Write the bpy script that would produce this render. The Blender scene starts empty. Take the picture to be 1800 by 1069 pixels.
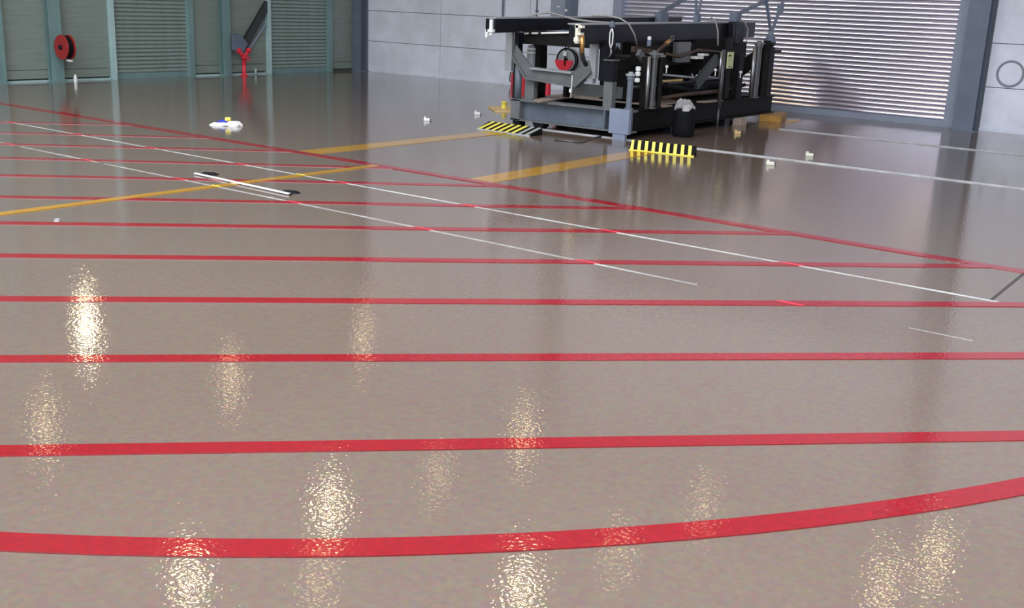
import bpy, math, random
from mathutils import Vector as V, Matrix

random.seed(7)
scene = bpy.context.scene
COL = scene.collection

# ------------------------------------------------------------------ camera
FPX = 1907.95
PITCH, ROLL, YAW = (math.radians(a) for a in (15.635, 2.3327, -36.464))
EYE = V((0.0, 0.0, 1.65))
_f = V((math.sin(YAW) * math.cos(PITCH), math.cos(YAW) * math.cos(PITCH), -math.sin(PITCH)))
_r = V((math.cos(YAW), -math.sin(YAW), 0.0))
_u = _r.cross(_f)
CR = _r * math.cos(ROLL) + _u * math.sin(ROLL)
CU = -_r * math.sin(ROLL) + _u * math.cos(ROLL)
cam_data = bpy.data.cameras.new('camera')
cam_data.sensor_fit = 'HORIZONTAL'
cam_data.sensor_width = 36.0
cam_data.lens = 36.0 * FPX / 1800.0
cam_data.clip_end = 500
cam = bpy.data.objects.new('camera', cam_data)
COL.objects.link(cam)
m = Matrix((CR, CU, -_f)).transposed().to_4x4()
m.translation = EYE
cam.matrix_world = m
scene.camera = cam

# ------------------------------------------------------------------ world, daylight, exposure
SKY = 2.6
world = bpy.data.worlds.new('overcast_sky')
scene.world = world
world.use_nodes = True
bg = world.node_tree.nodes['Background']
bg.inputs[0].default_value = (0.83, 0.90, 1.0, 1)
bg.inputs[1].default_value = SKY
try:
    scene.cycles.max_bounces = 10
    scene.cycles.diffuse_bounces = 5
    scene.cycles.glossy_bounces = 4
    scene.cycles.sample_clamp_indirect = 12
except Exception:
    pass
scene.view_settings.view_transform = 'Standard'
scene.view_settings.look = 'None'
scene.view_settings.gamma = 1
scene.view_settings.use_curve_mapping = False
scene.view_settings.exposure = 1.0

# hall limits
XL, YR = -17.65, 17.80          # the green wall, the pale wall
XE, YN, HC = 8.0, -8.0, 7.0     # the walls behind the camera, the roof
SKYL = (-10.5, 7.5, -0.5, 7.1)   # roof light opening x0,x1,y0,y1
SKYM = (-17.2, -11.0, -6.5, 5.6)  # unseen roof opening, added to brighten the wide shutter's slats
DOORW = (-6.0, 7.8, 6.7)        # open hangar door in the near wall


def portal(name, loc, rot, sx, sy):
    l = bpy.data.lights.new(name, 'AREA')
    l.shape = 'RECTANGLE'
    l.size, l.size_y = sx, sy
    l.cycles.is_portal = True
    o = bpy.data.objects.new(name, l)
    o.location, o.rotation_euler = loc, rot
    COL.objects.link(o)


portal('roof_light_portal', ((SKYL[0] + SKYL[1]) / 2, (SKYL[2] + SKYL[3]) / 2, HC + 0.1), (0, 0, 0),
       SKYL[1] - SKYL[0], SKYL[3] - SKYL[2])
portal('added_roof_light_portal', ((SKYM[0] + SKYM[1]) / 2, (SKYM[2] + SKYM[3]) / 2, HC + 0.1), (0, 0, 0),
       SKYM[1] - SKYM[0], SKYM[3] - SKYM[2])
portal('hangar_door_portal', ((DOORW[0] + DOORW[1]) / 2, YN - 0.1, DOORW[2] / 2), (math.radians(90), 0, 0),
       DOORW[1] - DOORW[0], DOORW[2])


# ------------------------------------------------------------------ a pixel's point on a real plane
def ray(px, py):
    return _f + CR * ((px - 900) / FPX) - CU * ((py - 534.5) / FPX)


def fl(px, py, z=0.0):
    d = ray(px, py)
    return EYE + d * ((z - EYE.z) / d.z)


def aty(px, py, y):
    d = ray(px, py)
    return EYE + d * (y / d.y)


def atx(px, py, x):
    d = ray(px, py)
    return EYE + d * (x / d.x)


# ------------------------------------------------------------------ mesh builder
class MB:
    def __init__(s):
        s.v, s.f, s.s = [], [], []

    def add(s, vs, fs, smooth=False):
        b = len(s.v)
        s.v += [V(p) for p in vs]
        s.f += [tuple(i + b for i in f) for f in fs]
        s.s += [smooth] * len(fs)
        return s

    def box(s, x0, x1, y0, y1, z0, z1):
        vs = [(x, y, z) for x in (x0, x1) for y in (y0, y1) for z in (z0, z1)]
        return s.add(vs, [(0, 1, 3, 2), (4, 6, 7, 5), (0, 4, 5, 1), (2, 3, 7, 6), (0, 2, 6, 4), (1, 5, 7, 3)])

    def prism(s, poly, ext, smooth=False):
        ext = V(ext)
        n = len(poly)
        vs = [V(p) for p in poly] + [V(p) + ext for p in poly]
        s.add(vs[:], [tuple(range(n))[::-1], tuple(range(n, 2 * n))])
        return s.add(vs[:], [(i, (i + 1) % n, (i + 1) % n + n, i + n) for i in range(n)], smooth)

    def bar(s, p, q, w, h, up=(0, 0, 1)):
        p, q = V(p), V(q)
        d = (q - p).normalized()
        side = d.cross(V(up))
        if side.length < 1e-4:
            side = d.cross(V((1, 0, 0)))
        side.normalize()
        u = side.cross(d)
        a, b = side * w / 2, u * h / 2
        return s.prism([p - a - b, p + a - b, p + a + b, p - a + b], q - p)

    def ibeam(s, p, q, w, h, t=0.012, up=(0, 0, 1)):
        p, q = V(p), V(q)
        d = (q - p).normalized()
        side = d.cross(V(up)).normalized()
        u = side.cross(d)
        pts = [(-w / 2, -h / 2), (w / 2, -h / 2), (w / 2, -h / 2 + t), (t / 2, -h / 2 + t), (t / 2, h / 2 - t), (w / 2, h / 2 - t),
               (w / 2, h / 2), (-w / 2, h / 2), (-w / 2, h / 2 - t), (-t / 2, h / 2 - t), (-t / 2, -h / 2 + t), (-w / 2, -h / 2 + t)]
        return s.prism([p + side * a + u * b for a, b in pts], q - p)

    def path(s, pts, r, n=8, r1=None):
        pts = [V(p) for p in pts]
        r1 = r if r1 is None else r1
        rings = []
        ref = None
        for i, p in enumerate(pts):
            d = (pts[min(i + 1, len(pts) - 1)] - pts[max(i - 1, 0)]).normalized()
            if ref is None:
                ref = d.cross(V((0, 0, 1)) if abs(d.z) < 0.9 else V((1, 0, 0))).normalized()
            a = (ref - d * ref.dot(d)).normalized()
            ref = a
            b = d.cross(a)
            rr = r + (r1 - r) * i / max(1, len(pts) - 1)
            rings.append([p + a * math.cos(2 * math.pi * k / n) * rr + b * math.sin(2 * math.pi * k / n) * rr for k in range(n)])
        vs = [p for g in rings for p in g]
        fs = [(i * n + k, i * n + (k + 1) % n, (i + 1) * n + (k + 1) % n, (i + 1) * n + k) for i in range(len(pts) - 1) for k in range(n)]
        s.add(vs, fs, True)
        e = (len(pts) - 1) * n
        return s.add(rings[0] + rings[-1], [tuple(range(n))[::-1], tuple(range(n, 2 * n))])

    def tube(s, p, q, r, n=12, r1=None):
        return s.path([p, q], r, n, r1)

    def lathe(s, o, axis, prof, n=16):
        """prof: (radius, distance along axis)"""
        o, ax = V(o), V(axis).normalized()
        a = ax.cross(V((0, 0, 1)) if abs(ax.z) < 0.9 else V((1, 0, 0))).normalized()
        b = ax.cross(a)
        vs = [o + ax * h + a * math.cos(2 * math.pi * k / n) * r + b * math.sin(2 * math.pi * k / n) * r for r, h in prof for k in range(n)]
        fs = [(i * n + k, i * n + (k + 1) % n, (i + 1) * n + (k + 1) % n, (i + 1) * n + k) for i in range(len(prof) - 1) for k in range(n)]
        s.add(vs, fs, len(prof) > 6)
        return s.add([vs[k] for k in range(n)] + vs[-n:], [tuple(range(n))[::-1], tuple(range(n, 2 * n))])

    def torus(s, o, axis, R, r, n=24, k=8):
        o, ax = V(o), V(axis).normalized()
        a = ax.cross(V((0, 0, 1)) if abs(ax.z) < 0.9 else V((1, 0, 0))).normalized()
        b = ax.cross(a)
        vs, fs = [], []
        for i in range(n):
            t = 2 * math.pi * i / n
            d = a * math.cos(t) + b * math.sin(t)
            for j in range(k):
                w = 2 * math.pi * j / k
                vs.append(o + d * (R + r * math.cos(w)) + ax * r * math.sin(w))
        for i in range(n):
            for j in range(k):
                fs.append((i * k + j, ((i + 1) % n) * k + j, ((i + 1) % n) * k + (j + 1) % k, i * k + (j + 1) % k))
        return s.add(vs, fs, True)

    def build(s, name, mat, parent=None, bevel=0.0):
        o0 = parent_origin(parent) if parent else (s.origin if hasattr(s, 'origin') else V((0, 0, 0)))
        me = bpy.data.meshes.new(name)
        me.from_pydata([tuple(p - o0) for p in s.v], [], s.f)
        me.polygons.foreach_set('use_smooth', s.s)
        import bmesh
        bm = bmesh.new()
        bm.from_mesh(me)
        bmesh.ops.remove_doubles(bm, verts=bm.verts, dist=1e-5)
        bmesh.ops.recalc_face_normals(bm, faces=bm.faces)
        bm.to_mesh(me)
        bm.free()
        me.materials.append(mat)
        o = bpy.data.objects.new(name, me)
        COL.objects.link(o)
        if parent:
            o.parent = parent
        else:
            o.location = o0
        if bevel:
            b = o.modifiers.new('bevel', 'BEVEL')
            b.width, b.segments, b.limit_method = bevel, 2, 'ANGLE'
        return o


def parent_origin(o):
    p = V((0, 0, 0))
    while o:
        p += o.location
        o = o.parent
    return p


def tag(o, label=None, cat=None, group=None, kind=None):
    for k, v in (('label', label), ('category', cat), ('group', group), ('kind', kind)):
        if v:
            o[k] = v
    return o


def thing(name, label, cat, loc, group=None):
    o = bpy.data.objects.new(name, None)
    o.empty_display_size = 0.1
    o.location = loc
    COL.objects.link(o)
    return tag(o, label, cat, group)


def struct(name, mb, mat, label=None):
    o = mb.build(name, mat)
    return tag(o, label, None, None, 'structure')


# ------------------------------------------------------------------ materials
def mat(name, col, rough=0.5, metal=0.0, var=0.0, vscale=6.0, bump=0.0, bscale=40.0, stretch=(1, 1, 1), col2=None, emit=None, estr=0.0, spec=0.5):
    m = bpy.data.materials.new(name)
    m.use_nodes = True
    nt = m.node_tree
    p = nt.nodes['Principled BSDF']
    p.inputs['Base Color'].default_value = (*col, 1)
    p.inputs['Roughness'].default_value = rough
    p.inputs['Metallic'].default_value = metal
    p.inputs['Specular IOR Level'].default_value = spec
    if emit:
        p.inputs['Emission Color'].default_value = (*emit, 1)
        p.inputs['Emission Strength'].default_value = estr
    tc = nt.nodes.new('ShaderNodeTexCoord')
    mp = nt.nodes.new('ShaderNodeMapping')
    mp.inputs['Scale'].default_value = stretch
    nt.links.new(tc.outputs['Object'], mp.inputs['Vector'])
    if var or col2:
        n = nt.nodes.new('ShaderNodeTexNoise')
        n.inputs['Scale'].default_value = vscale
        n.inputs['Detail'].default_value = 6
        n.inputs['Roughness'].default_value = 0.65
        nt.links.new(mp.outputs[0], n.inputs['Vector'])
        r = nt.nodes.new('ShaderNodeValToRGB')
        c2 = col2 or tuple(c * (1 + var) for c in col)
        c1 = col if col2 else tuple(c * (1 - var) for c in col)
        r.color_ramp.elements[0].position, r.color_ramp.elements[1].position = 0.32, 0.68
        r.color_ramp.elements[0].color = (*c1, 1)
        r.color_ramp.elements[1].color = (*c2, 1)
        nt.links.new(n.outputs['Fac'], r.inputs[0])
        nt.links.new(r.outputs[0], p.inputs['Base Color'])
    if bump:
        n = nt.nodes.new('ShaderNodeTexNoise')
        n.inputs['Scale'].default_value = bscale
        n.inputs['Detail'].default_value = 2
        nt.links.new(mp.outputs[0], n.inputs['Vector'])
        b = nt.nodes.new('ShaderNodeBump')
        b.inputs['Strength'].default_value = 1.0
        b.inputs['Distance'].default_value = bump
        nt.links.new(n.outputs['Fac'], b.inputs['Height'])
        nt.links.new(b.outputs[0], p.inputs['Normal'])
    return m


def floor_mat(name, col, rough, cvar=0.10):
    """glossy rolled epoxy: slightly mottled colour, orange-peel relief"""
    m = bpy.data.materials.new(name)
    m.use_nodes = True
    nt = m.node_tree
    L = nt.links.new
    p = nt.nodes['Principled BSDF']
    p.inputs['Roughness'].default_value = rough
    p.inputs['IOR'].default_value = 1.72
    g = nt.nodes.new('ShaderNodeNewGeometry')

    def noise(scale, detail=2.0):
        n = nt.nodes.new('ShaderNodeTexNoise')
        n.inputs['Scale'].default_value = scale
        n.inputs['Detail'].default_value = detail
        L(g.outputs['Position'], n.inputs['Vector'])
        return n
    big, fine = noise(0.45, 5), noise(34, 7)
    mix = nt.nodes.new('ShaderNodeMix')
    mix.data_type = 'RGBA'
    mix.inputs[6].default_value = (*[c * (1 - cvar) for c in col], 1)
    mix.inputs[7].default_value = (*[c * (1 + cvar) for c in col], 1)
    L(big.outputs['Fac'], mix.inputs[0])
    mix2 = nt.nodes.new('ShaderNodeMix')
    mix2.data_type = 'RGBA'
    mix2.blend_type = 'OVERLAY'
    mix2.inputs[0].default_value = 0.30
    L(mix.outputs[2], mix2.inputs[6])
    L(fine.outputs['Color'], mix2.inputs[7])
    L(mix2.outputs[2], p.inputs['Base Color'])
    peel, wave = noise(58, 1.0), noise(2.2, 2)
    b = nt.nodes.new('ShaderNodeBump')
    b.inputs['Strength'].default_value = 1.0
    b.inputs['Distance'].default_value = 0.0006
    L(peel.outputs['Fac'], b.inputs['Height'])
    b2 = nt.nodes.new('ShaderNodeBump')
    b2.inputs['Strength'].default_value = 1.0
    b2.inputs['Distance'].default_value = 0.0008
    L(wave.outputs['Fac'], b2.inputs['Height'])
    L(b.outputs[0], b2.inputs['Normal'])
    L(b2.outputs[0], p.inputs['Normal'])
    return m


M = dict(
    floor=floor_mat('taupe_epoxy', (0.180, 0.130, 0.101), 0.06),
    red=floor_mat('red_line_paint', (0.29, 0.010, 0.017), 0.08, 0.06),
    yellow=floor_mat('yellow_line_paint', (0.46, 0.235, 0.022), 0.08, 0.08),
    white_strip=mat('white_joint_filler', (0.20, 0.17, 0.15), 0.35, vscale=0.9, col2=(0.52, 0.52, 0.49)),
    faded_strip=mat('faded_joint_filler', (0.15, 0.12, 0.10), 0.4, vscale=1.3, col2=(0.42, 0.41, 0.38)),
    steel_strip=mat('worn_steel_edging', (0.55, 0.55, 0.56), 0.35, 0.3, var=0.25, vscale=5),
    groove_shade=mat('dark_groove_shade', (0.06, 0.05, 0.05), 0.7),  # dark tone for the saw cut and the painted channel shadow
    concrete=mat('pale_concrete', (0.72, 0.74, 0.82), 0.6, var=0.12, vscale=1.6, bump=0.002, bscale=30),
    concrete_dark=mat('joint_concrete', (0.26, 0.28, 0.31), 0.85),
    greenwall=mat('green_grey_cladding', (0.225, 0.275, 0.238), 0.55, var=0.10, vscale=2.5, stretch=(1, 0.6, 9), bump=0.004, bscale=8),
    greenback=mat('green_wall_backing', (0.10, 0.13, 0.11), 0.8),
    teal=mat('teal_steel_paint', (0.17, 0.27, 0.26), 0.42, var=0.18, vscale=3, stretch=(1, 1, .3)),
    tealpale=mat('pale_teal_paint', (0.42, 0.58, 0.57), 0.4, var=0.12, vscale=4),
    bluegrey=mat('blue_grey_steel_paint', (0.13, 0.16, 0.21), 0.42, var=0.12, vscale=3),
    bluepale=mat('pale_blue_grey_paint', (0.27, 0.30, 0.37), 0.42, var=0.10, vscale=3),
    shutter=mat('galvanised_shutter', (0.86, 0.83, 0.96), 0.2, 0.92, var=0.12, vscale=3, stretch=(.2, 1, 3)),
    shutter_green=mat('green_grey_shutter', (0.27, 0.335, 0.30), 0.4, 0.3, var=0.1, vscale=4),
    ceiling=mat('roof_sheet', (0.78, 0.79, 0.80), 0.7),
    shell=mat('inner_wall_paint', (0.6, 0.61, 0.62), 0.8),
    ground=mat('apron_concrete', (0.30, 0.29, 0.28), 0.9),
    black=mat('black_gloss_steel', (0.007, 0.007, 0.011), 0.4, var=0.3, vscale=8, spec=0.25),
    mattblack=mat('black_matt_steel', (0.007, 0.0065, 0.006), 0.6, var=0.4, vscale=10, spec=0.2),  # matt black for rig parts and for the boxes darkening its inside
    greyblue=mat('grey_blue_frame_paint', (0.115, 0.135, 0.165), 0.40, var=0.15, vscale=5),
    grey=mat('mid_grey_frame_paint', (0.13, 0.135, 0.135), 0.42, var=0.15, vscale=6),
    palegrey=mat('pale_grey_plate', (0.30, 0.31, 0.32), 0.45, var=0.10, vscale=6),
    bluplate=mat('blue_grey_plate', (0.22, 0.25, 0.33), 0.42, var=0.08, vscale=6),
    chrome=mat('bright_rod_steel', (0.36, 0.36, 0.36), 0.3, 0.9),
    dullchrome=mat('dull_tube_steel', (0.13, 0.13, 0.13), 0.36, 0.7),
    white=mat('white_plastic', (0.82, 0.81, 0.78), 0.45),
    cream=mat('cream_block', (0.80, 0.76, 0.62), 0.5),
    blue=mat('blue_cloth', (0.02, 0.035, 0.42), 0.6),
    brass=mat('brass', (0.62, 0.34, 0.12), 0.3, 0.8),
    redpaint=mat('red_enamel', (0.33, 0.018, 0.020), 0.4),
    redbright=mat('bright_red_enamel', (0.75, 0.035, 0.06), 0.35),
    hyellow=mat('hazard_yellow', (0.86, 0.72, 0.10), 0.4),
    hblack=mat('hazard_black', (0.008, 0.008, 0.008), 0.7, spec=0.1),
    aluminium=mat('chequer_aluminium', (0.62, 0.63, 0.62), 0.4, 0.5),
    plateyellow=mat('worn_yellow_plate', (0.72, 0.50, 0.22), 0.45, var=0.2, vscale=8),
    orange=mat('ochre_board', (0.42, 0.22, 0.05), 0.5, var=0.2, vscale=8),
    plank=mat('pale_deck_board', (0.40, 0.30, 0.24), 0.55, var=0.2, vscale=6, stretch=(1, 8, 1)),
    darkgrey=mat('dark_grey_paint', (0.035, 0.038, 0.038), 0.45),
    rust=mat('brown_pipe', (0.055, 0.028, 0.017), 0.55, var=0.3, vscale=9),
    rubber=mat('black_rubber', (0.008, 0.008, 0.009), 0.75, spec=0.12),
    hose=mat('grey_hose', (0.30, 0.29, 0.27), 0.5),
    crumple=mat('crumpled_film', (0.36, 0.34, 0.34), 0.25, var=0.35, vscale=14),
    tagyellow=mat('pale_yellow_label', (0.62, 0.66, 0.34), 0.5),
    lampshell=mat('lamp_shell', (0.5, 0.5, 0.48), 0.4),
)


def lamp_mat(name, s):
    return mat(name, (1, 0.9, 0.7), 0.5, emit=(1.0, 0.74, 0.38), estr=s)


LAMP = {'bright': lamp_mat('lamp_glow_bright', 42), 'mid': lamp_mat('lamp_glow', 14), 'dim': lamp_mat('lamp_glow_dim', 5)}

# ------------------------------------------------------------------ setting
struct('floor', MB().box(XL - 0.3, XE, YN, YR + 0.3, -0.25, 0.0), M['floor'], 'glossy taupe epoxy hangar floor with painted lines')
struct('floor_apron', MB().box(-60, 60, -60, YN, -0.3, -0.02), M['ground'], 'concrete apron outside the hangar door')
x0, x1, y0, y1 = SKYL
c = MB()
u0, u1, v0, v1 = SKYM
c.box(XL - .3, u0, YN, YR + .3, HC, HC + .15).box(u1, x0, YN, YR + .3, HC, HC + .15).box(x1, XE, YN, YR + .3, HC, HC + .15)
c.box(u0, u1, YN, v0, HC, HC + .15).box(u0, u1, v1, YR + .3, HC, HC + .15)
c.box(x0, x1, YN, y0, HC, HC + .15).box(x0, x1, y1, YR + .3, HC, HC + .15)
struct('ceiling', c, M['ceiling'], 'grey sheeted hangar roof with a roof light')
w = MB()
w.box(XL - .3, DOORW[0], YN - .2, YN, 0, HC).box(DOORW[1], XE, YN - .2, YN, 0, HC).box(DOORW[0], DOORW[1], YN - .2, YN, DOORW[2], HC)
struct('wall_near', w, M['shell'], 'hangar wall behind the camera with the open door')
struct('wall_side', MB().box(XE, XE + .2, YN, YR + .3, 0, HC), M['shell'], 'hangar side wall behind the camera')

# pale precast wall ("right"): backing, panels with recessed joints
wr = struct('wall_right', MB().box(XL - .3, XE, YR + .06, YR + .3, 0, HC), M['concrete_dark'], 'pale precast concrete panel wall')
DX0, DX1 = -10.90, -4.86         # big shutter opening
rows = [0.03, 0.66, 1.31, 1.97, 2.62, 3.6, 5.2, HC]
for xa, xb in ((XL + .02, -15.30), (-15.30, -13.0), (-13.0, -11.05), (-4.36, -1.9), (-1.9, 0.6), (0.6, 3.1), (3.1, 5.6), (5.6, XE)):
    for za, zb in zip(rows, rows[1:]):
        g = 0.006
        MB().box(xa + g, xb - g, YR, YR + .08, za + g, zb - g).build('concrete_panel', M['concrete'], wr)
MB().box(-11.05, -4.36, YR, YR + .08, 3.35, HC).build('concrete_panel', M['concrete'], wr)
# ring-shaped cover set in the pale wall
cc = aty(1776, 130, YR)
pv = MB().torus((cc.x, YR - .004, cc.z), (0, 1, 0), 0.185, 0.016, 32, 6)
pv.build('ring_rim', M['concrete_dark'], wr)
MB().lathe((cc.x, YR - .008, cc.z), (0, 1, 0), [(0.155, 0), (0.165, 0.006), (0.165, 0.02)], 32).build('ring_cover', M['concrete'], wr)
struct('baseboard_right', MB().box(XL, -11.05, YR - .02, YR, 0, .035).box(-4.36, XE, YR - .02, YR, 0, .035), M['concrete'], 'pale sill at the foot of the concrete wall')


def slat_mesh(length, pitch, axis):
    """one curved roller shutter slat, face towards -Y (axis 'x') or +X (axis 'y')"""
    prof = [(0.003, 0.0), (-0.020, 0.05), (-0.027, 0.18), (-0.028, 0.38), (-0.026, 0.52), (-0.0215, 0.68), (-0.014, 0.84), (-0.003, 1.0)]
    front = [(d, t * pitch) for d, t in prof]
    back = [(d + 0.004, z) for d, z in front[::-1]]
    b = MB()
    if axis == 'x':
        b.prism([(0, d, z) for d, z in front + back], (length, 0, 0), False)
    else:
        b.prism([(-d, 0, z) for d, z in front + back], (0, length, 0), False)
    return b


def shutter(name, label, axis, a0, a1, plane, height, pitch, slat_mat, bar_mat, bar_h):
    root = bpy.data.objects.new(name, None)
    root.location = (a0, plane, 0) if axis == 'x' else (plane, a0, 0)
    COL.objects.link(root)
    tag(root, label, None, None, 'structure')
    b = MB()
    if axis == 'x':
        b.box(a0, a1, plane - .03, plane + .02, 0.0, bar_h)
    else:
        b.box(plane - .02, plane + .03, a0, a1, 0.0, bar_h)
    b.build('bottom_bar', bar_mat, root)
    s = slat_mesh(a1 - a0, pitch, axis)
    first = None
    n = int((height - bar_h) / pitch)
    for i in range(n):
        if first is None:
            me = bpy.data.meshes.new('slat')
            me.from_pydata([tuple(p) for p in s.v], [], s.f)
            me.materials.append(slat_mat)
            first = bpy.data.objects.new('slat', me)
            o = first
        else:
            o = first.copy()
        COL.objects.link(o)
        o.parent = root
        o.location = (0, 0, bar_h + i * pitch)
    return root


d3 = shutter('door_3', 'wide grey roller shutter behind the black test rig', 'x', DX0, DX1, YR + .03, 3.35, 0.0715, M['shutter'], M['bluepale'], 0.10)
MB().box(-11.05, DX0 + .03, YR - .08, YR + .06, 0, 3.4).build('guide_rail', M['bluepale'], d3)
MB().box(DX1 - .03, -4.72, YR - .05, YR + .06, 0, 3.4).build('guide_rail', M['bluepale'], d3)
MB().box(-11.05, -4.72, YR - .25, YR + .06, 3.35, 3.7).build('shutter_hood', M['bluepale'], d3)

# green cladding wall ("left")
wl = struct('wall_left', MB().box(XL - .3, XL - .06, YN, YR + .06, 0, HC), M['greenback'], 'dark green-grey clad wall with steel columns')
for ya, yb in ((YN, 3.0), (3.0, 6.2), (6.2, 9.42), (9.42, 10.5), (10.5, 11.52), (13.30, 14.15), (14.15, 15.10), (16.90, YR - .02)):
    for za, zb in ((0.05, 0.2), (0.2, 1.55), (1.55, 3.0), (3.0, HC)):
        MB().box(XL - .07, XL, ya + .005, yb - .005, za + .004, zb - .004).build('wall_panel', M['greenwall'], wl)
for ya, yb in ((11.5, 13.3), (15.06, 16.9)):
    MB().box(XL - .07, XL, ya, yb, 2.75, HC).build('wall_panel', M['greenwall'], wl)
struct('baseboard_left', MB().box(XL, XL + .03, YN, 11.5, 0, .03).box(XL, XL + .03, 13.3, 15.06, 0, .03), M['tealpale'], 'thin pale kerb along the green wall')

d1 = shutter('door_1', 'green-grey roller shutter between the hose reel and the hydrant', 'y', 11.60, 13.20, XL - .03, 2.75, 0.0715, M['shutter_green'], M['teal'], 0.10)
MB().box(XL - .05, XL + .08, 11.52, 11.605, 0, 2.8).build('guide_rail', M['tealpale'], d1)
MB().box(XL - .05, XL + .07, 13.18, 13.30, 0, 2.8).build('guide_rail', M['teal'], d1)
MB().box(XL - .05, XL + .25, 11.47, 13.30, 2.75, 3.1).build('shutter_hood', M['teal'], d1)
d2 = shutter('door_2', 'green-grey roller shutter next to the corner, right of the diagonal brace', 'y', 15.18, 16.80, XL - .03, 2.75, 0.0715, M['shutter_green'], M['teal'], 0.10)
MB().box(XL - .05, XL + .08, 15.10, 15.185, 0, 2.8).build('guide_rail', M['tealpale'], d2)
MB().box(XL - .05, XL + .07, 16.79, 16.90, 0, 2.8).build('guide_rail', M['teal'], d2)
MB().box(XL - .05, XL + .25, 15.05, 16.90, 2.75, 3.1).build('shutter_hood', M['teal'], d2)


# ------------------------------------------------------------------ steel columns and pipes
def column(label, x, y, w, d, mt, toward, top=HC, base=True):
    """I-section column, flange facing the room"""
    t = thing('steel_column', label, 'column', (x, y, 0))
    up = (1, 0, 0) if toward == 'x' else (0, 1, 0)
    MB().ibeam((x, y, 0.02), (x, y, top), w, d, 0.018, up).build('shaft', mt, t)
    if base:
        if toward == 'x':
            MB().box(x - d / 2 - .03, x + d / 2 + .03, y - w / 2 - .03, y + w / 2 + .03, 0, .02).build('base_plate', mt, t)
        else:
            MB().box(x - w / 2 - .03, x + w / 2 + .03, y - d / 2 - .03, y + d / 2 + .03, 0, .02).build('base_plate', mt, t)
    return t


column('teal steel column at the left edge of the picture', XL + .09, atx(6, 60, XL + .16).y - .14, 0.28, 0.14, M['teal'], 'x')
column('teal steel column behind the red hose reel on the green wall', XL + .09, atx(98, 60, XL + .16).y, 0.22, 0.14, M['teal'], 'x')
column('green steel column beside the red hydrant', XL + .09, atx(399, 60, XL + .16).y, 0.18, 0.14, M['teal'], 'x')
column('blue-grey steel column in the far corner of the hall', XL + .14, YR - .14, 0.24, 0.24, M['bluegrey'], 'y')
column('dark blue-grey steel column right of the wide shutter', -4.53, YR - .16, 0.30, 0.28, M['bluegrey'], 'y')

t = thing('steel_duct', 'pale blue-grey square duct on the pale wall above the rig', 'duct', (-12.15, YR - .1, 0.9))
MB().box(-12.40, -12.03, YR - .16, YR - .003, 0.9, HC).build('duct_body', M['bluepale'], t)
MB().box(-12.03, -11.88, YR - .22, YR - .003, 0.9, HC).build('duct_return', M['bluegrey'], t)
MB().box(-12.26, -12.18, YR - .17, YR - .155, 1.555, 1.575).build('white_plate', M['white'], t)
MB().lathe((-12.0, YR - .22, 1.50), (0, -1, 0), [(0.03, 0), (0.022, 0.02), (0.0, 0.03)], 10).build('white_stud', M['white'], t)
p = MB().tube((-13.64, YR - .05, 1.2), (-13.64, YR - .05, HC), 0.022, 10)
p.box(-13.68, -13.60, YR - .07, YR, 1.9, 1.93).box(-13.68, -13.60, YR - .07, YR, 1.2, 1.23)
tag(p.build('conduit_pipe', M['bluepale']), 'thin upright pipe on the pale wall above the left beam of the rig', 'pipe')
p = MB().tube((-12.83, YR - .02, 1.3), (-12.83, YR - .02, HC), 0.012, 8)
for zz in (1.45, 2.6, 4, 5.5):
    p.box(-12.86, -12.80, YR - .03, YR, zz, zz + .03)
tag(p.build('cable_run', M['bluegrey']), 'thin dark cable between the pipe and the duct on the pale wall', 'cable')

# diagonal brace with gusset beside the hydrant
t = thing('diagonal_brace', 'dark diagonal steel brace leaning up to the second shutter post', 'brace', (XL + .1, 14.4, 0.4))
a, b = atx(422, 90, XL + .042), atx(466, 14, XL + .042)
dirv = (b - a).normalized()
MB().ibeam(a, b + dirv * .12, 0.15, 0.07, 0.02, (1, 0, 0)).build('brace_member', M['darkgrey'], t)
q = MB().prism([(XL + .23, 14.05, .50), (XL + .23, 14.28, .42), (XL + .23, 14.40, .62), (XL + .23, 14.22, .82), (XL + .23, 14.06, .78)], (0.05, 0, 0))
q.build('gusset_plate', M['bluegrey'], t)
a2, b2 = atx(436, 88, XL + .04), atx(467, 42, XL + .04)
MB().bar(a2, b2, 0.03, 0.05, (1, 0, 0)).build('brace_edge', M['bluepale'], t)


# ------------------------------------------------------------------ hose reels, hydrant, extinguishers
def hose_reel(label, ctr, axis, R, drumcol, side):
    ctr, ax = V(ctr), V(axis)
    t = thing('hose_reel', label, 'hose reel', ctr)
    MB().lathe(ctr + ax * .18, -ax, [(R * .98, 0), (R, .012), (R, .022), (R * .3, .022)], 28).build('front_disc', drumcol, t)
    MB().lathe(ctr + ax * .05, -ax, [(R * .98, 0), (R, .012), (R, .022), (R * .3, .022)], 28).build('back_disc', drumcol, t)
    hb = MB()
    for k, rr in enumerate((.84, .84, .84)):
        hb.torus(ctr + ax * (.075 + .037 * k), ax, R * rr, .019, 24, 6)
    hb.build('hose', M['rubber'], t)
    MB().lathe(ctr + ax * .21, -ax, [(R * .16, 0), (R * .2, .02), (R * .2, .21)], 16).build('hub', M['black'], t)
    s = side
    MB().bar(ctr + ax * .10 + s * R * .2 + V((0, 0, -R * 1.02)), ctr + ax * .10 + s * R * .75 + V((0, 0, -R * 1.06)), .05, .03).build('hose_guide', M['white'], t)
    return t


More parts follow.
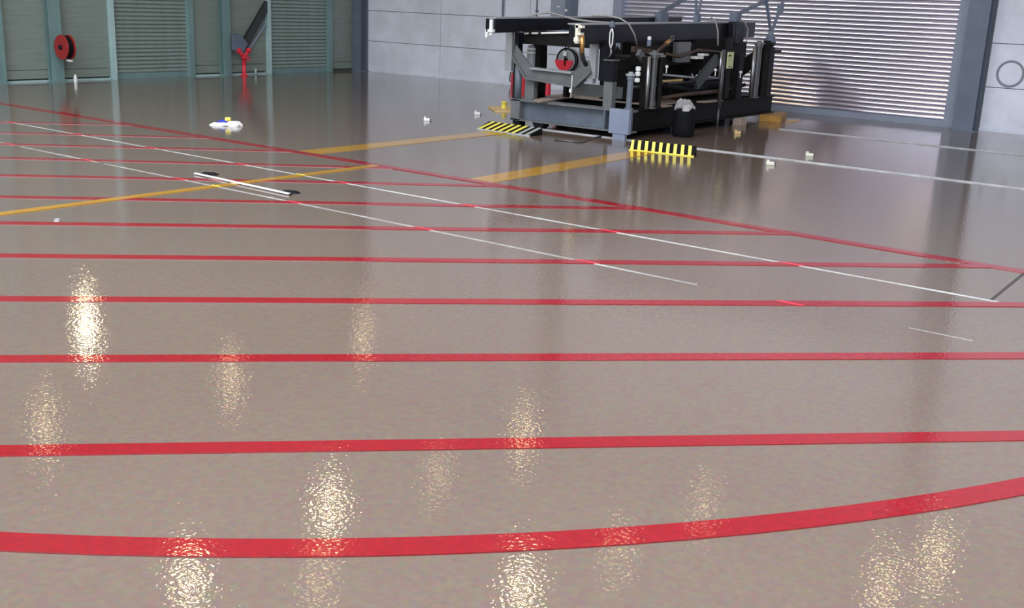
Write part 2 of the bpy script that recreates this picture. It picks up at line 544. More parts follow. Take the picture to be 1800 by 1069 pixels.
rc = atx(107, 83, XL + .42)
hr = hose_reel('red fire hose reel on the green wall by the teal column', (XL + .42, rc.y + .18, rc.z), (0, -1, 0), 0.205, M['redpaint'], V((1, 0, 0)))
MB().box(XL, XL + .44, rc.y + .20, rc.y + .23, rc.z - .05, rc.z + .05).build('wall_arm', M['black'], hr)
rc = aty(995, 106, YR - .38)
hr = hose_reel('grey and red hose reel on the pale wall seen through the front of the rig', (rc.x, YR - .19, rc.z), (0, -1, 0), 0.22, M['palegrey'], V((-1, 0, 0)))
MB().box(rc.x - .06, rc.x + .06, YR - .19, YR, rc.z - .06, rc.z + .06).build('wall_arm', M['black'], hr)
MB().torus((rc.x, YR - .375, rc.z), (0, 1, 0), .215, .016, 28, 6).build('rim', M['rubber'], hr)
MB().prism([(rc.x + .20 * math.cos(math.pi + math.pi * k / 14) - .04, YR - .40, rc.z + .20 * math.sin(math.pi + math.pi * k / 14)) for k in range(15)], (0, .02, 0)).build('lower_guard', M['redbright'], hr)
MB().box(rc.x - .008, rc.x + .008, YR - .43, YR - .415, rc.z - .1, rc.z + .36).build('supply_pipe', M['rubber'], hr)
MB().box(rc.x - .03, rc.x + .03, YR - .44, YR - .40, rc.z + .08, rc.z + .17).build('valve_box', M['white'], hr)

t = thing('fire_hydrant', 'red standpipe hydrant with two outlets by the green wall', 'hydrant', (XL + .28, 14.30, 0))
hx, hy = XL + .28, 14.30
MB().lathe((hx, hy, 0), (0, 0, 1), [(.075, 0), (.075, .02), (.042, .025), (.042, .34), (.06, .345), (.06, .37), (.042, .375), (.042, .42)], 14).build('standpipe', M['redbright'], t)
for sg in (-1, 1):
    e = V((hx, hy + sg * .11, .475))
    MB().path([(hx, hy, .37), (hx, hy + sg * .06, .42), e], .036, 10).build('outlet', M['redbright'], t)
    MB().lathe(e, V((0, sg * .6, .8)), [(.052, -.01), (.052, .04), (.03, .045), (.03, .06)], 12).build('outlet_cap', M['redbright'], t)
MB().torus((hx + .07, hy + .05, .33), (1, 0, 0), .045, .009, 14, 6).bar((hx + .03, hy + .05, .33), (hx + .08, hy + .05, .33), .015, .015).build('hand_wheel', M['redbright'], t)


def extinguisher(label, x, y, h, r, group=None):
    t = thing('fire_extinguisher', label, 'extinguisher', (x, y, 0), group)
    MB().lathe((x, y, 0), (0, 0, 1), [(r * .96, 0), (r, .015), (r, h * .72), (r * .86, h * .79), (r * .45, h * .84), (r * .35, h * .86)], 16).build('cylinder', M['redbright'], t)
    MB().lathe((x, y, h * .86), (0, 0, 1), [(r * .3, 0), (r * .3, h * .07), (r * .2, h * .08)], 10).build('valve', M['black'], t)
    MB().bar((x, y, h * .95), (x + r * 1.2, y, h), .02, .015).bar((x, y, h * .92), (x + r * 1.2, y, h * .93), .02, .012).build('handle', M['black'], t)
    MB().path([(x, y - r * .3, h * .9), (x - r * .8, y - r * .9, h * .86), (x - r * 1.1, y - r * .9, h * .5), (x - r * 1.0, y - r * .8, h * .25)], .012, 6).build('hose', M['rubber'], t)
    return t


p1 = fl(917, 162)
extinguisher('red fire extinguisher standing left behind the rig front post', p1.x, p1.y, 0.52, 0.085)
p2 = aty(903, 149, YR - .12)
extinguisher('red extinguisher at the pale wall, half hidden left of the rig', p2.x, YR - .12, 0.30, 0.06)
p3 = fl(962, 168)
extinguisher('thin red extinguisher seen under the rig front cradle', p3.x, p3.y, 0.40, 0.06)

b = MB()
bp = fl(112, 135)
b.lathe((XL + .33, 10.62, 0), (0, 0, 1), [(.028, 0), (.03, .01), (.03, .09), (.014, .12), (.014, .14)], 12)
tag(b.build('white_bottle', M['white']), 'small white bottle at the foot of the column below the hose reel', 'bottle')
b = MB().tube((XL + .12, 14.72, 0), (XL + .12, 14.72, .11), .025, 10).lathe((XL + .12, 14.72, .11), (0, 0, 1), [(.035, 0), (.035, .015), (.02, .02)], 10)
tag(b.build('pipe_stub', M['tealpale']), 'short pale green pipe stub at the wall right of the hydrant', 'pipe')

# ------------------------------------------------------------------ painted floor lines
CX, CY, RAD, YD = -7.57, 7.92, 7.90, 7.89     # hatched half circle: centre, radius, chord


def tape(name, p, q, w, z0, z1, mt, label, cat='floor line', group=None):
    p, q = V((p[0], p[1], 0)), V((q[0], q[1], 0))
    d = (q - p).normalized()
    n = V((-d.y, d.x, 0)) * w / 2
    N = max(2, int((q - p).length / 1.0))
    b = MB()
    vs, fs = [], []
    for i in range(N + 1):
        c = p + (q - p) * i / N
        vs += [c + n + V((0, 0, z0)), c - n + V((0, 0, z0)), c - n + V((0, 0, z1)), c + n + V((0, 0, z1))]
    for i in range(N):
        k = 4 * i
        fs += [(k + j, k + (j + 1) % 4, k + 4 + (j + 1) % 4, k + 4 + j) for j in range(4)]
    fs += [(0, 1, 2, 3), (4 * N + 3, 4 * N + 2, 4 * N + 1, 4 * N)]
    b.add(vs, fs)
    return tag(b.build(name, mt), label, cat, group)


# arc (inner half of the circle, below the chord)
b = MB()
vs, fs = [], []
N = 120
for i in range(N + 1):
    a = math.pi + math.pi * i / N
    for r, z in ((RAD - .056, .0005), (RAD + .056, .0005), (RAD + .056, .0050), (RAD - .056, .0050)):
        vs.append((CX + r * math.cos(a), CY + r * math.sin(a), z))
for i in range(N):
    k = 4 * i
    fs += [(k + j, k + (j + 1) % 4, k + 4 + (j + 1) % 4, k + 4 + j) for j in range(4)]
b.add(vs, fs)
tag(b.build('red_arc_line', M['red']), 'wide curved red floor line sweeping across the foreground', 'floor line')
tape('red_chord_line', (CX - RAD, YD), (CX + RAD, YD), 0.11, .0006, .0056, M['red'],
     'straight red floor line before the striped ramps where the other stripes end')
hatch_px = [((0, 794), (1800, 767)), ((0, 632), (1800, 626)), ((0, 526), (1500, 534.5)), ((0, 450), (1690, 468)), ((0, 392.5), (1380, 411)),
            ((0, 346.5), (1050, 366)), ((0, 308.5), (850, 326.5)), ((0, 278), (600, 293.5)), ((0, 253.5), (490, 266)), ((0, 233.5), (300, 241)), ((0, 215), (180, 219))]
hl = ['thickest straight red floor stripe, directly above the curved red line',
      'red floor stripe crossing under the three lamp glints left of centre',
      'red floor stripe touching the top of the brightest lamp glint on the left',
      'red floor stripe passing just below the right end of the long white strip crossing',
      'red floor stripe just below the small pale smear at the left picture edge',
      'red floor stripe crossed by the narrow yellow line near the left picture edge',
      'red floor stripe crossed by the loose white batten and the yellow line',
      'red floor stripe meeting the narrow yellow line near its far end',
      'red floor stripe ending at the tip of the far wide yellow line',
      'short thin red floor stripe, second from the green wall',
      'shortest thin red floor stripe, nearest the green wall']
HATCH = []
for (pa, pb), lab in zip(hatch_px, hl):
    a, b_ = fl(*pa), fl(*pb)
    d = (b_ - a)
    d.z = 0
    d.normalize()
    HATCH.append((a, d.copy()))
    # from the arc to the chord
    t1 = (YD - a.y) / d.y
    oc = V((a.x - CX, a.y - CY, 0))
    bq = oc.dot(d)
    cq = oc.dot(oc) - (RAD - .02) ** 2
    t0 = -bq - math.sqrt(max(0, bq * bq - cq))
    tape('red_hatch_line', a + d * t0, a + d * (t1 - .02), 0.10, .0004, .0044, M['red'], lab, 'floor line', 'red hatching stripes on the floor')

tape('yellow_centre_line', (-7.69, 0.3), (-7.57, YD - .03), 0.10, .0008, .0062, M['yellow'], 'narrow yellow floor line crossing the red stripes on the left')
tape('yellow_guide_line', (-8.66, YD + .06), (-8.56, 11.44), 0.29, .0003, .004, M['yellow'], 'wide yellow floor line leading to the left striped ramp')
tape('yellow_guide_line', (-6.30, YD + .06), (-6.38, 11.40), 0.29, .0003, .004, M['yellow'], 'wide yellow floor line leading to the right striped ramp')

# white joint strips, with breaks
for nm, lab, yy, segs, thin in (('white_joint_strip', 'long white joint strip on the floor, the one nearer the rig', 6.89, ((-15.5, -12.95), (-12.80, -1.42)), ()),
                          ('white_joint_strip', 'thinner white joint strip on the floor, the one nearer the camera', 5.915, ((-15.5, -10.9), (-10.72, -9.35), (-9.25, -2.95)), ((fl(1603, 573).x, fl(1712, 597).x),))):
    b = MB()
    for xa, xb in segs:
        b.prism([(xa, yy - .012, 0), (xa, yy + .012, 0), (xa, yy + .009, .0034), (xa, yy - .009, .0034)], (xb - xa, 0, 0))
    for xa, xb in thin:
        b.prism([(xa, yy - .003, 0), (xa, yy + .003, 0), (xa, yy + .002, .002), (xa, yy - .002, .002)], (xb - xa, 0, 0))
    st = thing(nm, lab, 'floor joint', (-8, yy, 0))
    b.build('strip', M['faded_strip' if thin else 'white_strip'], st)
    # where the painted lines run over the raised filler the paint is more vivid
    for (hp, hd) in HATCH:
        xc = hp.x + hd.x * (yy - hp.y) / hd.y
        k = .0145 * hd.x / hd.y
        if -15.4 < xc < -1.5:
            hw_ = .05 / abs(hd.y)
            MB().prism([(xc - hw_ - k, yy - .0145, .0046), (xc + hw_ - k, yy - .0145, .0046), (xc + hw_ + k, yy + .0145, .0046), (xc - hw_ + k, yy + .0145, .0046)], (0, 0, .0008)).build('red_patch', M['redbright'], st)
    MB().prism([(-7.66, yy - .0145, .0063), (-7.55, yy - .0145, .0063), (-7.55, yy + .0145, .0063), (-7.66, yy + .0145, .0063)], (0, 0, .0008)).build('yellow_patch', M['hyellow'], st)
# two steel channel edges near the pale wall
for lab, yy, xa in (('pale steel floor channel edge passing under the rig front', 11.92, -9.0), ('pale steel floor channel edge nearer the wide shutter', 15.0, -6.4)):
    t = thing('floor_channel', lab, 'floor channel', (0, yy, 0))
    MB().prism([(xa, yy - .035, 0), (xa, yy + .035, 0), (xa, yy + .03, .012), (xa, yy - .02, .012)], (XE - xa, 0, 0)).build('edging', M['steel_strip'], t)
    MB().box(xa, XE, yy + .04, yy + .075, 0, .003).build('edge_shadow', M['groove_shade'], t)  # shadow line behind the raised edging, painted as a dark strip
a, b_ = fl(1743, 527), fl(1812, 471)
tape('floor_groove', a, b_, 0.02, .0, .002, M['groove_shade'], 'short dark saw cut in the floor at the right picture edge', 'floor joint')

# ------------------------------------------------------------------ loose things on the floor
# white batten with two black pads
t0, t1 = fl(343, 307), fl(510, 343.5)
t = thing('white_batten', 'long white batten lying on the floor across the narrow yellow line', 'batten', t0)
MB().bar(t0 + V((0, 0, .012)), t1 + V((0, 0, .012)), .026, .010).build('bar', M['white'], t)
dd = (t1 - t0).normalized()
MB().bar(t1 + V((0, 0, .012)), t1 + dd * .015 + V((0, 0, .012)), .026, .010).build('end_cap', M['black'], t)


def wedge(name, label, ctr, sx, sy, h, ang, mt, cat):
    b = MB()
    c, s = math.cos(ang), math.sin(ang)
    R = lambda x, y, z: V((ctr.x + x * c - y * s, ctr.y + x * s + y * c, z))
    vs = [R(-sx, -sy, 0), R(sx, -sy, 0), R(sx, sy, 0), R(-sx, sy, 0), R(-sx * .5, -sy * .5, h), R(sx * .5, -sy * .5, h), R(sx * .5, sy * .5, h), R(-sx * .5, sy * .5, h)]
    b.add(vs, [(3, 2, 1, 0), (4, 5, 6, 7), (0, 1, 5, 4), (1, 2, 6, 5), (2, 3, 7, 6), (3, 0, 4, 7)])
    return tag(b.build(name, mt), label, cat)


wedge('black_pad', 'flat black rubber pad beside the far end of the white batten', fl(367, 307), .09, .04, .02, .6, M['rubber'], 'pad')
wedge('black_pad', 'flat black rubber pad beside the near end of the white batten', fl(509, 339), .09, .04, .02, .6, M['rubber'], 'pad')
wedge('pale_scrap', 'small pale scrap on the floor above a red stripe on the left', fl(100, 387), .07, .018, .006, -.6, M['crumple'], 'scrap')

# bundle of white sheet and blue cloth with yellow roll
bc = fl(398, 221)
t = thing('white_bag', 'crumpled white bag with a blue cloth lying on the floor left', 'bag', bc)


def blob(ctr, rx, ry, rz, ang, seed, n=14, mrows=6, rough=.18):
    rnd = random.Random(seed)
    b = MB()
    vs, fs = [], []
    c, s = math.cos(ang), math.sin(ang)
    for i in range(mrows + 1):
        th = (math.pi / 2) * i / mrows
        for k in range(n):
            f = 1 + rnd.uniform(-rough, rough)
            ph = 2 * math.pi * k / n
            x, y, z = rx * math.cos(th) ** .7 * math.cos(ph) * f, ry * math.cos(th) ** .7 * math.sin(ph) * f, rz * math.sin(th) * (1 + rnd.uniform(-rough, rough))
            if i == mrows:
                x = y = 0
                z = rz
            vs.append((ctr[0] + x * c - y * s, ctr[1] + x * s + y * c, ctr[2] + max(0, z)))
    for i in range(mrows):
        for k in range(n):
            fs.append((i * n + k, i * n + (k + 1) % n, (i + 1) * n + (k + 1) % n, (i + 1) * n + k))
    fs.append(tuple(range(n))[::-1])
    return b.add(vs, fs, False)


va = math.radians(36)       # along the picture's width at this place
ux = V((math.cos(va), math.sin(va), 0))
uy = V((-math.sin(va), math.cos(va), 0))
blob(bc - ux * .08, .13, .07, .036, va, 3).build('bag_fold', M['white'], t)
blob(bc + ux * .09 + uy * .02, .10, .07, .055, va, 5).build('bag_body', M['white'], t)
blob(bc - ux * .05 + uy * .08, .10, .05, .06, va, 8).build('blue_cloth', M['blue'], t)
yr = bc - ux * .0 + uy * .08
rl = MB().lathe(yr + V((0, 0, .07)) - ux * .035, ux, [(.02, 0), (.028, .004), (.028, .066), (.02, .07)], 14)
rl.origin = yr
tag(rl.build('yellow_roll', M['hyellow']), 'yellow tape roll lying on top of the white bag', 'roll')

# small cream blocks with a notch
for (px, py), lab, mt in (((750, 213), 'small white floor block left of the rig, the one further out', M['white']), ((839, 202), 'small white floor block left of the rig, beside the yellow plate', M['white']),
                          ((1355, 291), 'small cream floor block on the pale floor channel right of the rig', M['cream']), ((1424, 275.5), 'small cream floor block furthest right on the open floor', M['cream']),
                          ((1297, 236), 'small ochre floor block close in front of the rig side', M['plateyellow'])):
    p0 = fl(px, py)
    t = thing('floor_block', lab, 'block', p0)
    c0 = p0 + V((-.3, .4, 0)).normalized() * .04
    d = CR.copy()
    d.z = 0
    d.normalize()
    e = V((-d.y, d.x, 0))
    MB().bar(c0 - d * .044 + V((0, 0, .018)), c0 + d * .044 + V((0, 0, .018)), .06, .036).build('block_body', mt, t, .006)
    MB().bar(c0 - d * .04 + V((0, 0, .046)), c0 - d * .015 + V((0, 0, .046)), .05, .02).build('block_horn', mt, t)
    MB().bar(c0 + d * .045 + V((0, 0, .016)), c0 + d * .056 + V((0, 0, .016)), .04, .026).build('block_end', M['black'], t)

# yellow floor plate with post
pp = fl(880, 196)
t = thing('anchor_plate', 'pale yellow floor plate with a short yellow post left of the rig', 'floor plate', pp)
q = [fl(858, 189), fl(870, 196.5), fl(908, 198), fl(902, 187.5)]
MB().prism([p for p in q], (0, 0, .02)).build('plate', M['plateyellow'], t)
pc = fl(886, 193)
MB().lathe(pc + V((0, 0, .02)), (0, 0, 1), [(.055, 0), (.055, .005), (.042, .008), (.042, .085), (.048, .088), (.048, .105), (.03, .11)], 14).build('post', M['hyellow'], t)

# ochre board at the far end of the rig
pp = fl(1350, 216)
t = thing('ochre_block', 'ochre board box on the floor at the far right corner of the rig', 'box', pp)
q = [fl(1334, 213), fl(1372, 217), fl(1382, 209), fl(1345, 206)]
MB().prism(q, (0, 0, .09)).build('box_body', M['orange'], t, .004)
MB().prism([p + V((0, 0, .09)) for p in q], (0, 0, .015)).build('box_lid', M['orange'], t)
MB().prism([fl(1380, 216), fl(1404, 213), fl(1406, 211), fl(1382, 213)], (0, 0, .012)).build('tongue', M['plateyellow'], t)

# thin bent rod on the floor before the rig
b = MB().path([fl(975, 246, .01), fl(1020, 250, .01), fl(1094, 229, .01)], .012, 6)
tag(b.build('bent_rod', M['dullchrome']), 'thin bent steel rod lying on the floor before the rig front', 'rod')


# hazard striped ramps
def ramp(label, pl, pr, depth, h, n, ends, skew):
    """pl, pr: ground points of the front edge; stripes are plates of their own"""
    pl, pr = V(pl), V(pr)
    d = (pr - pl)
    L = d.length
    d.normalize()
    back = V((-d.y, d.x, 0))
    t = thing('striped_ramp', label, 'ramp', pl)
    P = lambda s, k, up=0.0: pl + d * s + back * depth * k + V((0, 0, .010 + (h - .010) * k + up))
    MB().prism([pl, pl + back * depth, pl + back * depth + V((0, 0, h)), pl + V((0, 0, .010))], d * L).build('ramp_body', M['hblack'], t)
    MB().prism([pl - back * .02, pl, pl + V((0, 0, .014)), pl - back * .02 + V((0, 0, .006))], d * L).build('front_lip', M['aluminium'] if ends else M['hyellow'], t)
    step = L / n
    for i in range(n):
        s0, s1 = i * step + step * .12, i * step + step * .56
        sk = step * skew
        bb = MB()
        pts = [(s0, 0.02), (s1, 0.02), (s1 + sk, .98), (s0 + sk, .98)]
        pts = [(min(max(s, 0), L), k) for s, k in pts]
        vs = [P(s, k, .0005) for s, k in pts] + [P(s, k, .004) for s, k in pts]
        bb.add(vs, [(3, 2, 1, 0), (4, 5, 6, 7), (0, 1, 5, 4), (1, 2, 6, 5), (2, 3, 7, 6), (3, 0, 4, 7)])
        bb.build('stripe', M['aluminium'] if (ends and i >= n - 2) else M['hyellow'], t)
    return t


ramp('black and yellow striped ramp at the front left corner of the rig', fl(839, 227), fl(932, 240), .24, .09, 8, True, .35)
ramp('black and yellow striped ramp at the front right corner of the rig', fl(1106, 264), fl(1220, 276), .07, .115, 9, False, -.22)

# ------------------------------------------------------------------ the test rig
rig = thing('test_rig', 'black and grey steel test rig on a trolley frame before the wide shutter', 'machine', (-8.0, 11.9, 0))


def part(name, mb, mt, parent=None, bevel=0.0, label=None):
    o = mb.build(name, M[mt], parent or rig, bevel)
    if label:
        o['label'] = label
    return o


FX0, FX1, FY0, FY1 = -8.95, -7.10, 11.95, 16.35      # trolley frame
# front channel beam, web recessed, flanges proud
fb = MB()
fb.box(FX0, -7.10, FY0 + .05, FY0 + .07, .10, .35)
part('front_beam', fb, 'greyblue')
part('flange', MB().box(FX0, -7.06, FY0 - .05, FY0 + .12, .345, .372), 'grey')
part('flange', MB().box(FX0, -7.06, FY0 - .05, FY0 + .12, .085, .105), 'grey')
part('stiffener', MB().box(-8.95, -8.80, FY0 - .05, FY0 + .06, .09, .36), 'grey')
part('stiffener', MB().box(-7.47, -7.445, FY0 - .045, FY0 + .06, .10, .35), 'greyblue')
part('corner_pad', MB().box(-7.33, -7.04, FY0 - .13, FY0 - .06, .075, .385), 'bluplate', None, .006, 'pale blue-grey square plate on the front right corner')
part('foot_plate', MB().box(-7.27, -7.09, FY0 - .12, FY0 - .07, .0, .075), 'bluplate')
part('foot', MB().box(-8.93, -8.82, FY0 - .02, FY0 + .12, 0, .09), 'black')
ft = MB().prism([(-8.60, FY0 - .03, .09), (-8.40, FY0 - .03, .09), (-8.44, FY0 - .03, 0.02), (-8.56, FY0 - .03, 0.02)], (0, .15, 0))
part('foot', ft.box(-8.56, -8.44, FY0, FY0 + .1, 0, .02), 'black')
for k, yy in enumerate((13.0, 14.6, 16.1)):
    part('foot', MB().box(-7.2, -7.08, yy, yy + .14, 0, .10), 'black')
    part('foot', MB().box(-8.95, -8.83, yy, yy + .14, 0, .10), 'black')
# side beams, cross members
for xx, mt in ((FX0 + .06, 'grey'), (FX1 - .06, 'mattblack')):
    part('side_beam', MB().ibeam((xx, FY0 + .12, .235), (xx, FY1, .235), .14, .27, .02), mt)
for yy in (13.0, 14.3, 15.3, FY1 - .07):
    part('cross_member', MB().ibeam((FX0 + .13, yy, .25), (FX1 - .13, yy, .25), .12, .22, .018), 'mattblack')
# deck boards
for k, (ya, yb, xa, xb) in enumerate(((12.75, 13.05, -8.85, -7.25), (13.07, 13.37, -8.85, -7.25), (13.39, 13.75, -8.85, -7.25))):
    part('deck_board', MB().box(xa, xb, ya, yb, .372, .392), 'plank')
part('deck_board', MB().prism([fl(938, 177, .378), fl(948, 181, .378), fl(1066, 163, .378), fl(1046, 157, .378)], (0, 0, .016)), 'plank')
part('deck_board', MB().box(-7.30, -7.06, 12.62, 12.95, .373, .386), 'plank')
part('deck_board', MB().box(-7.26, -7.06, 13.9, 14.45, .373, .386), 'plank')
ac = aty(934, 110, 12.35)
ag = part('accumulator', MB().lathe((ac.x, 12.35, .72), (0, 0, 1), [(.05, 0), (.065, .02), (.065, .30), (.055, .33), (.03, .35)], 14), 'palegrey')
part('white_band', MB().lathe((ac.x, 12.35, .96), (0, 0, 1), [(.068, 0), (.068, .018)], 14), 'white', ag)
part('white_band', MB().lathe((ac.x, 12.35, 1.01), (0, 0, 1), [(.068, 0), (.068, .018)], 14), 'white', ag)
ac = aty(954, 110, 12.6)
part('valve_body', MB().lathe((ac.x, 12.6, .50), (0, 0, 1), [(.05, 0), (.06, .02), (.06, .42), (.03, .56), (.02, .6)], 12), 'grey')
part('dark_deck_plate', MB().box(FX0 + .1, FX1 - .1, 13.8, FY1 - .1, .372, .39), 'mattblack')  # black plate added to keep the rig interior dark
part('dark_void_sheet', MB().box(FX0 + .16, FX1 - .16, 12.2, 16.2, .06, .09), 'mattblack')  # black sheet standing in for the shaded void under the deck

# uprights of the front frame
part('upright', MB().box(-8.97, -8.90, FY0, FY0 + .10, .372, 1.24), 'black')
part('round_leg', MB().tube((-8.87, FY0 - .01, .372), (-8.87, FY0 - .01, .80), .05, 14), 'greyblue')
part('stub_post', MB().box(-8.78, -8.63, FY0 + .02, FY0 + .10, .372, .66), 'grey')
part('stub_post', MB().box(-8.55, -8.50, FY0 + .6, FY0 + .7, .372, .66), 'mattblack')
part('side_plate', MB().box(-9.13, -9.02, FY0 + .02, FY0 + .06, .72, 1.24), 'palegrey', None, 0, 'pale grey upright plate outside the front left post')
ru = part('upright', MB().box(-7.52, -7.39, FY0, FY0 + .10, .372, .70), 'grey')
part('upright_head', MB().box(-7.53, -7.39, FY0 - .005, FY0 + .105, .70, .96), 'black', ru)
part('cap', MB().box(-7.54, -7.38, FY0 - .02, FY0 + .12, .96, .975), 'grey', ru)
part('upright', MB().box(-7.64, -7.50, FY0 + .05, FY0 + .2, .70, 1.20), 'black')
part('upright_slab', MB().box(-7.76, -7.655, FY0 - .01, FY0 + .05, .72, 1.17), 'palegrey', None, 0, 'pale grey upright slab beside the front cradle')
part('slab_foot', MB().box(-7.77, -7.68, FY0 - .02, FY0 + .06, .66, .72), 'palegrey')
part('rear_cross_plate', MB().box(-8.2, -7.45, FY0 + .30, FY0 + .36, .47, .62), 'grey')


# cradle: bent channel
def cradle(y, dy, pts, hgt, mt, edge):
    b = MB()
    top = [V((x, y, z)) for x, z in pts]
    # one prism outline: upper line then lower line
    low = [V((x, y, z)) for x, z in hgt]
    n = len(top)
    for i in range(n - 1):
        b.prism([top[i], top[i + 1], low[i + 1], low[i]], (0, .02, 0))
    c = part('cradle', b, mt)
    e = MB()
    e.prism([top[1] + V((0, -.06, -.012)), top[2] + V((0, -.06, -.012)), top[2] + V((0, -.06, .012)), top[1] + V((0, -.06, .012))], (0, dy, 0))
    part('top_flange', e, edge, c)  # paler than the web: light from above put into its colour
    e = MB()
    for i in range(n - 1):
        a, b_ = low[i], low[i + 1]
        dv = (b_ - a).normalized()
        nn = V((-dv.z, 0, dv.x)) * .012
        e.prism([a - nn + V((0, -.05, 0)), b_ - nn + V((0, -.05, 0)), b_ + nn + V((0, -.05, 0)), a + nn + V((0, -.05, 0))], (0, dy * .8, 0))
    part('lower_flange', e, mt, c)
    return c


cradle(FY0 - .02, .14, [(-8.93, 1.08), (-8.64, .79), (-7.98, .775), (-7.76, .955)], [(-8.95, .92), (-8.72, .655), (-7.93, .60), (-7.70, .80)], 'grey', 'palegrey')
cradle(14.2, .14, [(-8.75, 1.05), (-8.5, .80), (-7.72, .78), (-7.36, 1.02)], [(-8.8, .90), (-8.58, .64), (-7.62, .60), (-7.25, .86)], 'mattblack', 'dullchrome')
cradle(16.0, .14, [(-8.75, 1.05), (-8.5, .80), (-7.72, .78), (-7.40, 1.02)], [(-8.8, .90), (-8.58, .64), (-7.62, .60), (-7.30, .86)], 'mattblack', 'grey')


# long rails: box beams with a pale cap painting the lit top edge
def rail(xr, zt0, zt1, w, h0, h1):
    b = MB()
    ya, yb = 11.43, 16.43
    pa = [V((xr, ya, zt0 - h0)), V((xr, ya, zt0)), V((xr - w, ya, zt0)), V((xr - w, ya, zt0 - h0))]
    pb = [V((xr, yb, zt1 - h1)), V((xr, yb, zt1)), V((xr - w, yb, zt1)), V((xr - w, yb, zt1 - h1))]
    b.add(pa + pb, [(0, 1, 2, 3), (7, 6, 5, 4), (0, 4, 5, 1), (1, 5, 6, 2), (2, 6, 7, 3), (3, 7, 4, 0)])
    o = part('long_rail', b, 'black', None, .006)
    e = MB()
    e.bar((xr - w / 2, ya - .005, zt0 + .007), (xr - w / 2, yb + .005, zt1 + .007), w + .03, .018)
    part('lit_rail_cap', e, 'palegrey', o)
    return o


RL = rail(-8.90, 1.41, 1.49, .16, .18, .12)
RN = rail(-7.59, 1.39, 1.46, .16, .235, .225)
part('cross_head', MB().box(-8.92, -7.62, FY0 + .12, FY0 + .36, 1.09, 1.27), 'mattblack')
part('cross_head', MB().box(-8.90, -7.75, 14.1, 14.3, 1.10, 1.26), 'mattblack')
part('cross_head', MB().box(-8.90, -7.75, 16.05, 16.25, 1.10, 1.26), 'mattblack')
# white rod between the rails, with sleeve joints
wy = FY0 + .08
za, zb = aty(922, 59, wy), aty(1016, 57, wy)
wr_ = part('guide_rod', MB().tube(za, zb, .013, 8), 'white', None, 0, 'thin white rod under the front rails')
for f in (.12, .30):
    c = za.lerp(zb, f)
    part('sleeve', MB().tube(c - V((.02, 0, 0)), c + V((.02, 0, 0)), .02, 8), 'black', wr_)
# white end stops of the left rail
part('end_stop', MB().box(-8.97, -8.93, 11.40, 11.43, 1.20, 1.40).box(-9.01, -8.90, 11.38, 11.43, 1.24, 1.275).box(-9.02, -8.985, 11.38, 11.42, 1.17, 1.275), 'white')
# clamp and brass pipe at the end of the near rail
ce = aty(1020, 60, 11.40)
cl = part('rail_clamp', MB().box(ce.x - .05, ce.x - .01, 11.36, 11.42, 1.17, 1.40).box(ce.x - .06, ce.x + .05, 11.36, 11.42, 1.355, 1.385).box(ce.x - .04, ce.x + .04, 11.35, 11.42, 1.27, 1.30)
          .box(ce.x - .06, ce.x, 11.35, 11.42, 1.19, 1.24), 'cream')
part('clamp_pipe', MB().tube((ce.x + .03, 11.40, 1.27), (ce.x + .03, 11.42, 1.06), .028, 10), 'brass', cl)
part('drain_hose', MB().path([aty(1022, 84, 11.42), aty(1023, 94, 11.45), aty(1025, 104, 11.52), aty(1030, 114, 11.62)], .030, 8), 'darkgrey', None)
part('elbow_pipe', MB().path([aty(1012, 68, 11.8), aty(1003, 73, 11.85), aty(999, 82, 11.9)], .022, 8), 'dullchrome')
# hanging wire and plumb in front of the cradle
hw = MB().path([aty(1006, 132, 11.86), aty(1005, 150, 11.86), aty(1003, 172, 11.86)], .006, 6)
hw.box(aty(1003, 152, 11.86).x - .014, aty(1003, 152, 11.86).x + .014, 11.85, 11.87, .53, .575)
part('hanging_wire', hw, 'white')

# hydraulic jacks along the open side
def jack(x, y, z0, z1, r, mt, capmt, twin=0.0):
    b = MB().lathe((x, y, z0), (0, 0, 1), [(r * 1.5, 0), (r * 1.5, .02), (r, .025), (r, z1 - z0 - .05), (r * 1.25, z1 - z0 - .045), (r * 1.25, z1 - z0)], 14)
    o = part('hydraulic_jack', b, mt)
    part('jack_cap', MB().lathe((x, y, z1), (0, 0, 1), [(r * 1.7, 0), (r * 1.7, .025), (r * .8, .03), (r * .8, .05)], 14), capmt, o)
    if twin:
        part('jack_rod', MB().tube((x, y - twin, z0), (x, y - twin, z1 - .02), r * .55, 10), 'chrome', o)
    return o


jack(-7.10, 11.90, .385, .80, .038, 'greyblue', 'palegrey')
jack(-7.08, 12.42, .372, 1.05, .045, 'dullchrome', 'grey', .13)
jack(-7.08, 12.60, .372, 1.02, .034, 'mattblack', 'grey')
jack(-7.08, 15.52, .372, 1.16, .050, 'dullchrome', 'grey', .14)
jack(-7.08, 15.80, .372, 1.16, .075, 'mattblack', 'mattblack')
for yy in (12.35, 14.9, 15.95):
    part('upright', MB().box(-7.22, -7.08, yy, yy + .16, .372, 1.02), 'mattblack')
    part('upright', MB().box(-8.95, -8.82, yy, yy + .16, .372, 1.24), 'mattblack')
part('upright', MB().box(-7.30, -7.14, 16.05, 16.25, .372, 1.10), 'mattblack')
